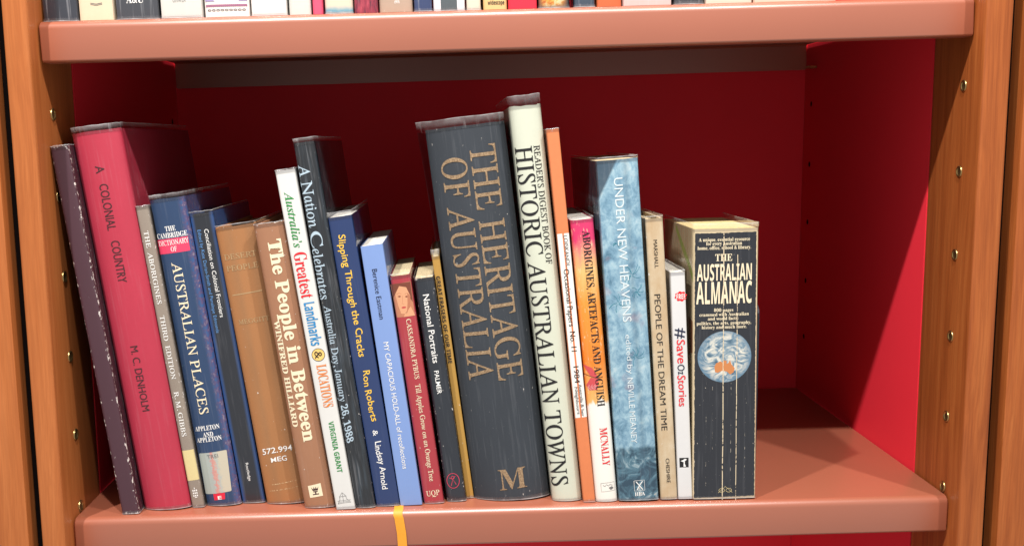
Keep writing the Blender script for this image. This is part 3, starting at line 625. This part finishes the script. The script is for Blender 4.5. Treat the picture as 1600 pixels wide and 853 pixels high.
# label, depth, cover colour, finish, hard, bulge, corner, pages, film ext (None = no film), wear, streak, painter, worn top
S = {
 'purple': ('worn dark purple hardback, blank spine, leaning against the left timber post', .19, (.064, .026, .038), 'matte', 1, .0004, .0018, 'grey', .0012, .68, .0, None, .0008),
 'colonial': ('thick crimson hardback with A COLONIAL COUNTRY in dark letters, clear jacket', .24, (.42, .03, .06), 'matte', 1, .0062, .002, 'cream', .0048, 0, .04, None, .0003),
 'aborig3': ('slim grey hardback with white THIRD EDITION lettering and cream label', .19, (.27, .225, .185), 'cloth', 1, .0005, .0016, 'cream', .0008, .35, .0, None, .0006),
 'cambridge': ('navy book with AUSTRALIAN PLACES lettering, pink band and faded sticker', .19, (.016, .045, .115), 'gloss', 1, .0046, .002, 'white', .0042, 0, .06, paint_camb, .0002),
 'concil': ('black glossy book with Conciliation on Colonial Frontiers in small white type', .165, (.014, .018, .026), 'gloss', 1, .0009, .0016, 'white', .0018, 0, .05, paint_concil, .0003),
 'brown': ('tan brown cloth book with rubbed gilt title and handwritten 572.994 MEG', .165, (.33, .155, .062), 'cloth', 1, .0036, .002, 'cream', .0020, .25, .0, paint_brown, .0006),
 'people': ('brown dust-jacketed book titled The People in Between in fat cream letters', .17, (.335, .16, .088), 'matte', 1, .0024, .002, 'cream', .0012, .3, .03, None, .0009),
 'landmarks': ('white paperback with multicoloured Greatest Landmarks & LOCATIONS title', .2, (.66, .66, .64), 'gloss', 0, .0003, .0012, 'white', .0010, 0, .0, None, .0002),
 'nation': ('tall black glossy book with silvery A Nation Celebrates lettering', .23, (.013, .017, .022), 'gloss', 1, .0020, .002, 'white', .0036, .25, .16, paint_nation, .0003),
 'slipping': ('navy paperback titled Slipping Through the Cracks in yellow handwriting type', .18, (.014, .036, .125), 'gloss', 0, .0008, .0012, 'white', .0042, 0, .02, None, .0002),
 'capacious': ('sky blue paperback with MY CAPACIOUS HOLD-ALL in white', .155, (.19, .30, .60), 'gloss', 0, .0002, .001, 'white', None, 0, .0, None, .0001),
 'pybus': ('red paperback with a painted woman\u2019s face at the top of its spine', .14, (.36, .032, .045), 'gloss', 0, .0012, .0014, 'cream', .0020, .15, .04, None, .0003),
 'portraits': ('small black paperback titled National Portraits in white, pink round emblem', .13, (.016, .022, .032), 'gloss', 0, .0016, .0014, 'cream', .0016, .45, .05, None, .0003),
 'frasers': ('thin ochre booklet with black lettering, half hidden by a huge grey book', .15, (.44, .25, .055), 'matte', 0, .0001, .0006, 'cream', .0060, .2, .0, None, .0006),
 'heritage': ('huge slate grey book titled THE HERITAGE OF AUSTRALIA in gold', .25, (.032, .040, .052), 'cloth', 1, .0115, .003, 'cream', .0072, .2, .05, None, .0005),
 'historic': ('tallest book, greenish white with HISTORIC AUSTRALIAN TOWNS in black', .25, (.58, .61, .50), 'gloss', 1, .0042, .003, 'cream', .0088, 0, .05, None, .0007),
 'orange': ('thin orange book with white Occasional Papers label on its spine', .21, (.66, .20, .075), 'board', 0, .0002, .0009, 'white', .0006, 0, .0, None, .0003),
 'anguish': ('pink to orange book with ABORIGINES, ARTEFACTS AND ANGUISH in black', .16, (.75, .72, .66), 'gloss', 0, .0028, .0018, 'white', .0022, 0, .05, paint_anguish, .0002),
 'heavens': ('thick mottled blue paperback titled UNDER NEW HEAVENS in white', .2, (.2, .36, .47), 'gloss', 0, .0018, .0016, 'cream', .0026, 0, .05, paint_heavens, .0004),
 'dream': ('beige cloth book titled PEOPLE OF THE DREAM TIME in dark capitals', .17, (.52, .43, .30), 'board', 1, .0006, .0016, 'cream', .0022, .3, .0, paint_dream, .0004),
 'oz': ('small white booklet with red badge and hand-drawn #SaveOzStories', .14, (.64, .64, .64), 'gloss', 0, .0003, .0010, 'white', .0020, 0, .04, None, .0004),
 'almanac': ('fat black paperback THE AUSTRALIAN ALMANAC with printed globe, cracked spine', .13, (.68, .56, .36), 'gloss', 0, .0006, .0012, 'yellow', .0046, 0, .04, None, .0003),
}
prepare_texts(sorted({(r[1], r[2]) for v in PRINT.values() for r in v if r[0] in 'VH'} | {('A&U', 'serifb'), ('UNWIN', 'serif'), ('widescope', 'cond'), ('GE', 'sans')}))
def ell(cx, cz, rx, rz, n=28, a0=0, a1=360): return [(cx+rx*math.cos(R(a0+(a1-a0)*k/n)), cz+rz*math.sin(R(a0+(a1-a0)*k/n))) for k in range(n if a1-a0 == 360 else n+1)]
def stroke(pts, wd):
    L, Rr = [], []
    for i, p in enumerate(pts):
        a = pts[max(0, i-1)]; b = pts[min(len(pts)-1, i+1)]; dx, dz = b[0]-a[0], b[1]-a[1]; n = math.hypot(dx, dz) or 1
        L.append((p[0]-dz/n*wd/2, p[1]+dx/n*wd/2)); Rr.append((p[0]+dz/n*wd/2, p[1]-dx/n*wd/2))
    return [[L[i], L[i+1], Rr[i+1], Rr[i]] for i in range(len(pts)-1)]
def ring(cx, cz, rx, rz, wd, n=28): return stroke(ell(cx, cz, rx, rz, n)+[ell(cx, cz, rx, rz, n)[0]], wd)
def shape(B, polys, mat, name, lift=.0002, parent=None):
    return link(name, flat(polys, B['w'], B['b'], B['rc'], lift), INK[mat] if isinstance(mat, str) else mat, parent or B['root'])
def jag(p, amp, step, rg):
    out = []
    for a, b in zip(p, p[1:]+p[:1]):
        n = max(2, int(math.hypot(b[0]-a[0], b[1]-a[1])/step))
        for k in range(n): t = k/n; out.append((a[0]+(b[0]-a[0])*t+rg.uniform(-amp, amp), a[1]+(b[1]-a[1])*t+rg.uniform(-amp, amp)))
    return out
ROOTS = {}
for i, (key, (ys, x0, deg, w_, h_)) in enumerate(BOOKS.items()):
    lab, d, col, fin, hard, b, rc, pg, ext, wear, streak, painter, worn = S[key]; th = R(deg)
    root = thing('book', lab, 'book', (x0, ys, .0014 if key in ('heavens', 'dream', 'oz', 'almanac') else .0006), -th, 'books leaning on the lower shelf'); ROOTS[key] = root
    B = dict(w=w_, h=h_, b=b, rc=rc, root=root)
    build_book(root, w_, h_, d, th, cover_mat('cover_'+key, col, w_, h_, fin, wear, (.72, .68, .64), streak=streak, paint=painter), PAGES[pg], hard, b, rc, worn, ext, seed=i)
    lay = 0
    for r in PRINT.get(key, []):
        if r[0] == 'Q':
            _, nm, mat, P = r; cx = sum(p[0] for p in P)/4; cz = sum(p[1] for p in P)/4; ww = (P[1][0]-P[0][0]+P[2][0]-P[3][0])/2; hh = (P[0][1]-P[3][1]+P[1][1]-P[2][1])/2
            rg = random.Random(i+int(cx*10)); lf = .00012
            if nm == 'label': zt, zb = (P[0][1]+P[1][1])/2, (P[2][1]+P[3][1])/2; P = [(.08, zt), (w_*1e3-(3.2 if key == 'cambridge' else .08), zt), (w_*1e3-(3.2 if key == 'cambridge' else .08), zb), (.08, zb)]
            if nm == 'printed_panel':
                ink = cover_mat('printed_black', (.014, .018, .026), w_, h_, 'gloss', .35, (.6, .55, .45), streak=.04)
                wm, hm = w_*1e3, h_*1e3; P = [(1.0, hm-3.6), (wm-1.7, hm-3.2), (wm-1.2, 1.2), (.7, 1.0)]
                shape(B, [jag(P, .22, 1.3, rg)], ink, nm, .00005)
            elif nm == 'globe': shape(B, [ell(cx, cz, ww/2, hh/2, 40)], globe_mat(cx*.001, cz*.001, ww*.0005), nm, .0001)
            elif nm == 'continent':
                o = [(-.5, .05), (-.42, .28), (-.2, .42), (-.08, .3), (-.02, .48), (.1, .44), (.1, .22), (.2, .3), (.26, .5), (.33, .2), (.5, -.08), (.44, -.36), (.28, -.5), (.12, -.3), (-.1, -.22), (-.34, -.36), (-.46, -.3)]
                shape(B, [[(cx+a*ww, cz+c*hh) for a, c in o]], 'clay', nm, .00014)
            elif nm == 'crease':
                q = [(cx+rg.uniform(-.16, .16), P[0][1]+(P[3][1]-P[0][1])*k/24) for k in range(25)]; shape(B, stroke(q, ww*.85), mat, nm, .00028)
            elif nm == 'sticker':
                q = []
                for (a, c), (sx, sz) in zip(P, ((1, -1), (-1, -1), (-1, 1), (1, 1))): q += [(a+sx*.2, c+sz*1.3), (a+sx*.45, c+sz*.45), (a+sx*1.3, c+sz*.2)] if sx*sz < 0 else [(a+sx*1.3, c+sz*.2), (a+sx*.45, c+sz*.45), (a+sx*.2, c+sz*1.3)]
                shape(B, [q], 'sticker', nm, lf)
            elif nm == 'badge':
                q = [(cx+ww/2*(1+.10*math.sin(a*8))*math.cos(a), cz+hh/2*(1+.10*math.sin(a*8))*math.sin(a)) for a in [6.28318*k/48 for k in range(48)]]; shape(B, [q], mat, nm, lf)
            elif nm == 'portrait':
                p = shape(B, [P], 'face_bg', nm, .0001); X = lambda u, v: (cx+u*ww, cz+v*hh)
                shape(B, [[X(-.48, .1), X(-.5, .5), X(.5, .5), X(.48, -.1), X(.3, .1), X(.25, .34), X(-.1, .42), X(-.36, .2)]], 'hair', 'painted_hair', .00014, p)
                shape(B, [[X(-.36, .2), X(-.1, .42), X(.25, .36), X(.4, .08), X(.3, -.2), X(.08, -.42), X(-.2, -.4), X(-.3, -.15)], [X(.0, -.4), X(.34, -.22), X(.5, -.5), X(-.1, -.5)]], 'skin', 'painted_face', .00017, p)
                shape(B, [ell(*X(-.17, .12), ww*.09, hh*.028, 12), ell(*X(.2, .09), ww*.08, hh*.028, 12)]+stroke([X(-.3, .19), X(-.17, .22), X(-.05, .18)], .28)+stroke([X(.12, .16), X(.22, .19), X(.32, .13)], .28)+stroke([X(-.01, .14), X(-.04, -.06), X(-.09, -.1), X(.03, -.12)], .22), 'skin_dark', 'painted_features', .0002, p)
                shape(B, [ell(*X(-.16, .115), ww*.05, hh*.018, 10), ell(*X(.2, .085), ww*.045, hh*.018, 10)], 'hair', 'painted_eyes', .00022, p)
                shape(B, [ell(*X(-.02, -.22), ww*.12, hh*.03, 14)], 'lips', 'painted_lips', .0002, p); shape(B, [[X(.4, .08), X(.3, -.2), X(.08, -.42), X(.2, -.12), X(.27, .2)]], 'skin_dark', 'painted_shadow', .00019, p)
            elif nm == 'motif':
                X = lambda u, v: (cx+u*ww, cz+v*hh)
                shape(B, [[X(-.5, .5), X(.1, .35), X(.5, -.05), X(-.05, .02)], [X(-.05, -.02), X(.5, -.08), X(.35, -.5), X(-.2, -.5), X(-.4, -.3)]], mat, nm, .0001)
                shape(B, stroke([X(-.5, .14), X(.0, .02), X(.7, -.12)], .55), 'hair', 'spear', .00013)
                for k in range(3): shape(B, stroke([X(-.3+.1*j, -.34-.06*k+.05*((j % 2)*2-1)) for j in range(7)], .16), 'white', 'zigzag', .00013)
            elif nm == 'emblem':
                X = lambda u, v: (cx+u*ww, cz+v*hh)
                if key == 'aborig3': shape(B, [[X(a-.10, c-.07), X(a+.10, c-.07), X(a+.10, c+.07), X(a-.10, c+.07)] for a in (-.32, 0, .32) for c in (-.3, -.08, .14)]+[[X(-.1, .28), X(.1, .28), X(0, .45)], [X(-.25, -.48), X(.25, -.48), X(.2, -.42), X(-.2, -.42)]], mat, nm)
                elif key == 'people':
                    shape(B, [P], 'cream', nm, lf)
                    cr = [[X(-.28, .32), X(-.2, .02), X(.2, .02), X(.28, .32), X(.14, .12), X(.08, .34), X(0, .12), X(-.08, .34), X(-.14, .12)], [X(-.18, -.02), X(.18, -.02), X(.16, -.1), X(-.16, -.1)], [X(-.05, -.1), X(.05, -.1), X(.05, -.24), X(-.05, -.24)], [X(-.24, -.24), X(.24, -.24), X(.24, -.32), X(-.24, -.32)]]
                    shape(B, cr, 'ink_brown', 'crown_emblem', .0002)
                elif key == 'landmarks': shape(B, stroke([X(-.5, -.45), X(-.3, -.1), X(-.3, .15), X(-.05, .5), X(.2, .15), X(.2, -.1), X(.5, -.45), X(-.5, -.45)], .3)+stroke([X(-.3, .15), X(.2, .15)], .25)+stroke([X(-.05, .5), X(-.05, -.4)], .25)+stroke([X(-.5, -.2), X(.5, -.25)], .22)+stroke([X(-.4, -.32), X(.44, -.36)], .22), mat, nm)
                elif key == 'portraits': shape(B, ring(cx, cz, ww*.48, hh*.46, .4)+stroke([X(-.2, -.3), X(.0, .1), X(.2, -.25)], .4)+stroke([X(-.25, .2), X(0, .1), X(.22, .28)], .35)+ring(cx, cz+hh*.2, ww*.12, hh*.08, .3, 14), mat, nm)
                elif key == 'anguish':
                    shape(B, stroke([X(-.5, .5), X(.5, .5), X(.5, -.5), X(-.5, -.5), X(-.5, .5)], .22)+stroke([X(-.35, .25), X(-.2, .1), X(-.1, .3), X(.05, .12), X(.15, .26), X(.36, .14)], .35)+[[X(.05, -.1), X(.3, .02), X(.42, -.2), X(.2, -.38)]], mat, nm)
                elif key == 'heavens': shape(B, stroke([X(-.5, .5), X(.5, .5), X(.5, -.5), X(-.5, -.5), X(-.5, .5)], .32)+stroke([X(-.3, .4), X(0, 0), X(-.25, -.42)], .8)+stroke([X(.32, .4), X(0, 0), X(.3, -.42)], .8), mat, nm)
                elif key == 'oz':
                    shape(B, [P], 'ink', nm, lf); shape(B, [[X(-.08, -.42), X(.2, -.42), X(.06, -.1), X(.1, .1), X(-.04, .1)], [X(-.38, .2), X(-.05, .05), X(.32, .32), X(.1, .4), X(-.1, .28)]], 'white', 'tree_emblem', .0002)
                else: shape(B, ring(cx-ww*.25, cz-hh*.1, ww*.2, hh*.25, .3, 14)+ring(cx+ww*.25, cz-hh*.1, ww*.2, hh*.25, .3, 14)+stroke([X(-.5, -.4), X(0, .4), X(.5, -.4)], .3), mat, nm)
            else: shape(B, [P], mat, nm, lf)
        else:
            kind, txt, font, c, a, e, cap, colr, nm, extra = r
            if extra.get('disc'):
                m_, rad = extra['disc']; shape(B, [ell(c, (a+e)/2, rad, rad, 30)], m_, 'badge', .0001); shape(B, ring(c, (a+e)/2, rad, rad, .45), 'ink', 'badge_ring', .00014)
            lay += 1; letter(B, kind, txt, font, c, a, e, cap, colr, nm, .0002+.00001*(lay % 6))
# scribbled teal drawings on the blue spine, green ribbon print on the fat book's side
B = dict(w=BOOKS['heavens'][3], b=.0018, rc=.0016, root=ROOTS['heavens']); rg = random.Random(3)
for cx, cz, rr in ((23, 195, 9), (10, 172, 8), (27, 181, 6), (13, 222, 4), (22, 125, 8)):
    st = []
    for k in range(9):
        a = rg.uniform(0, 6.28); st += stroke([(min(34, max(1.5, cx+rr*t*math.cos(a+.5*t))), cz+rr*t*math.sin(a+.7*t)) for t in (.1, .4, .7, 1)], .28)
    shape(B, st, 'teal', 'plant_drawing', .00012)
rt = ROOTS['almanac']; bm = bmesh.new()
pp = [(.004, .196), (.02, .206), (.045, .2185), (.075, .2325), (.075, .2270), (.045, .2105), (.02, .199), (.004, .1885)]
bm.faces.new([bm.verts.new((-.00012, y, z)) for y, z in pp]); bmesh.ops.triangulate(bm, faces=bm.faces); link('green_band', bm, plain('print_leaf', (.36, .44, .12), .5), rt)
bm = bmesh.new(); bm.faces.new([bm.verts.new((-.00012, y, z)) for y, z in ((.004, .155), (.02, .157), (.02, .125), (.004, .128))]); link('brown_print', bm, plain('print_brown', (.3, .13, .06), .5), rt)

# ------------------------------------------------------------------ bookend and ribbon
be = plain('dark_enamel', (.012, .018, .03), .3, .05, 300)
bk = thing('bookend', 'dark enamelled steel bookend against the right side of the fat black paperback', 'bookend', (.5835, .026, .0004))
bm = bmesh.new(); y1, zt, r_ = .13, .168, .012
prof = [(0, .0), (0, zt-r_)]+[(r_-r_*math.cos(R(18*k)), zt-r_+r_*math.sin(R(18*k))) for k in range(1, 6)]+[(y1-r_+r_*math.sin(R(18*k)), zt-r_+r_*math.cos(R(18*k))) for k in range(0, 6)]+[(y1, 0)]
A = [bm.verts.new((0, y, z)) for y, z in prof]; Bv = [bm.verts.new((.0016, y, z)) for y, z in prof]
bm.faces.new(A[::-1]); bm.faces.new(Bv)
for i in range(len(prof)): k = (i+1) % len(prof); bm.faces.new((A[i], A[k], Bv[k], Bv[i]))
bmesh.ops.recalc_face_normals(bm, faces=bm.faces); link('upright_plate', bm, be, bk)
bm = bmesh.new(); box(bm, -.119, -.0002, 0, y1, 0, .0008); link('base_plate', bm, be, bk)
bm = bmesh.new(); path = [(.03, .0005), (.0062, .0005)]+[(.0062-.0067*math.sin(R(15*k)), -.0062+.0067*math.cos(R(15*k))) for k in range(1, 7)]+[(-.0009, -.02), (-.0014, -.034), (-.0022, -.05), (-.0018, -.09)]
rows = []
for k, (y, z) in enumerate(path):
    sh = .0006*math.sin(k*.9)+max(0, -z)*.02+.0022*math.sin(min(1, max(0, -z)/.06)*3.0); rows.append([bm.verts.new((.2672+sh+.0078*j/4, y-.00025*(1-abs(j-2)/2), z)) for j in range(5)])
for a, c in zip(rows, rows[1:]):
    for j in range(4): bm.faces.new((a[j], a[j+1], c[j+1], c[j]))
rib = link('ribbon_bookmark', bm, plain('marigold_ribbon', (.72, .30, .022), .55, .12, 700, bump=.1), None, True, 60)
tag(rib, 'marigold yellow ribbon hanging from the books over the lower shelf edge', 'bookmark')

# ------------------------------------------------------------------ cropped books on the upper shelf
UP = [('glossy dark navy book in crinkled film at the left end of the upper shelf', -.0, .0281, (.03, .036, .05), .3, .0003, 0),
 ('cream book with small line emblem, second along the upper shelf', .0297, .0571, (.66, .54, .38), 0, None, 0),
 ('dark slate upper-shelf book lettered A&U in white', .0582, .0921, (.045, .05, .062), .2, .0003, 0),
 ('pale grey upper-shelf book lettered UNWIN', .0932, .1265, (.58, .57, .53), .1, .0003, 0),
 ('white upper-shelf book with purple braid and chain patterns', .1275, .1635, (.72, .68, .64), 0, None, 0),
 ('plain off-white upper-shelf book right of the chain-patterned one', .1642, .193, (.70, .67, .64), .1, .0003, 0),
 ('pale grey-green upper-shelf book beside the thin pink one', .194, .2121, (.56, .58, .54), .2, None, 0),
 ('thin bright pink book on the upper shelf', .2128, .2214, (.72, .08, .16), 0, None, 0),
 ('cream and sea-blue upper-shelf book in crinkled film', .2225, .2454, (.62, .54, .42), 0, .0003, 'sea'),
 ('mottled dark red book on the upper shelf', .2459, .2653, (.24, .03, .055), .1, None, 'red'),
 ('tan book with pale vertical lettering on the upper shelf', .2658, .2929, (.40, .29, .22), 0, None, 0),
 ('navy book in wrinkled film on the upper shelf', .2935, .3083, (.03, .05, .13), .3, .0003, 0),
 ('upper-shelf book with white spine and dark grey panel', .3089, .3348, (.70, .70, .72), 0, .0003, 0),
 ('narrow cream book with torn white foot on the upper shelf', .3356, .3475, (.62, .57, .46), 0, .0003, 0),
 ('buff yellow upper-shelf book lettered widescope', .349, .3686, (.68, .46, .20), 0, None, 0),
 ('bright red book on the upper shelf', .3691, .3929, (.68, .02, .05), 0, None, 0),
 ('black upper-shelf book with orange and yellow picture at its foot', .3935, .4189, (.05, .045, .045), 0, .0003, 'fire'),
 ('dark slate book right of the orange picture on the upper shelf', .4225, .4397, (.04, .06, .09), .2, .0003, 0),
 ('small red and orange upper-shelf book near its middle', .4408, .4616, (.55, .12, .04), 0, None, 0),
 ('wide pale pinkish book on the upper shelf, only its foot showing', .4621, .5024, (.55, .42, .40), .2, None, 0),
 ('dark book between two pale ones on the upper shelf, only its foot showing', .504, .5287, (.05, .05, .06), .2, .0003, 0),
 ('pale cream foot of a broad upper-shelf book, next to the rightmost peach one', .5295, .5685, (.66, .52, .42), 0, None, 0),
 ('pale peach foot of the rightmost book visible on the upper shelf', .5692, .6385, (.66, .46, .36), 0, None, 0)]
def paint_sea(t, c, X, Z):
    f = t.math('ADD', Z, t.math('MULTIPLY', t.noise(t.obj(), 160, 2), .003)); return t.ramp(f, [(.0022, (.6, .52, .45)), (.0032, (.12, .32, .42)), (.0068, (.09, .27, .36)), (.0072, (.62, .54, .42))])
def paint_redm(t, c, X, Z): return t.ramp(t.noise(t.obj((1, 1, .25)), 300, 4, .65), [(.35, (.05, .02, .035)), (.5, (.24, .025, .05)), (.7, (.40, .06, .09))])
def paint_fire(t, c, X, Z):
    k = t.math('MULTIPLY', t.ramp(X, [(.002, grey(0)), (.004, grey(1)), (.019, grey(1)), (.021, grey(0))]), t.ramp(t.math('ADD', Z, t.math('MULTIPLY', t.noise(t.obj(), 200, 2), .003)), [(.003, grey(0)), (.0045, grey(1))]))
    return t.mix(k, c, t.ramp(t.noise(t.obj(), 260, 3, .6, 1), [(.35, (.5, .13, .02)), (.5, (.68, .34, .06)), (.65, (.75, .62, .34))]))
UR = []
for i, (lab, xa, xb, col, st, ext, p) in enumerate(UP):
    w_ = xb-xa-.0006; z = .40403-math.tan(TILT)*xa+.0007; h_ = .2+.05*((i*7) % 5)/5
    root = thing('book', lab, 'book', (xa+.0002+.0012*(i == 0), .0105, z), TILT, 'books on the upper shelf'); UR.append((root, w_))
    build_book(root, w_, h_, .17, 0, cover_mat('upper_cover', col, w_, h_, 'gloss' if ext or i % 3 == 0 else 'matte', .25 if i in (10, 13) else 0, streak=st, paint={'sea': paint_sea, 'red': paint_redm, 'fire': paint_fire}.get(p)), PAGES['cream'], i % 2 == 0, .0012 if i % 2 == 0 else .0004, .0018, .0003, None, seed=100+i)
    if ext: film(root, w_, h_, .17, .0012 if i % 2 == 0 else .0004, .0018, .003, 0, 130+i, 1, .0006)
def ub(i): return dict(w=UR[i][1], b=.0012 if i % 2 == 0 else .0004, rc=.0018, root=UR[i][0])
letter(ub(2), 'H', 'A&U', 'serifb', 15.2, 8.8, 22.5, 5.6, 'white', 'publisher_name'); letter(ub(3), 'H', 'UNWIN', 'serif', 14.2, 9.8, 20.2, 3.8, 'ink_grey', 'publisher_name')
letter(ub(14), 'H', 'widescope', 'cond', 5.4, 3.6, 17.0, 3.3, 'ink', 'publisher_name'); letter(ub(10), 'V', 'GE', 'sans', 14.2, 13.0, 6.6, 3.6, 'white', 'title')
shape(ub(1), stroke([(9.5, 12.2), (14, 11.4), (18.5, 12.2)], .4)+stroke([(9.5, 13.2), (14, 12.4), (18.5, 13.2)], .4), 'ink_grey', 'emblem')
u4 = ub(4); pr_ = plain('print_plum', (.30, .12, .2), .5); vi = plain('print_violet', (.30, .24, .42), .5)
shape(u4, [ell(2.2+1.62*k, 8.7, 1.0, 1.0, 10) for k in range(20)], pr_, 'braid_band', .0002)
for k in range(9): shape(u4, ring(4+3.4*k, 5.2, 1.25, .62, .35, 14), 'ink', 'chain_link', .0002)
shape(u4, [[(1, 12), (8.5, 12), (6.5, 14.5), (8.5, 18), (1, 18)], [(27, 12), (34, 12), (34, 18), (27, 18), (29, 14.5)]], vi, 'violet_corner', .0002)
shape(ub(12), [[(6.0, .4), (19, .4), (19, 60), (6, 60)]], plain('print_slate', (.08, .10, .11), .35), 'panel', .0002)
shape(ub(7), stroke([(3, 13.2), (6, 11.6)], .7), 'ink', 'lettering_stroke')
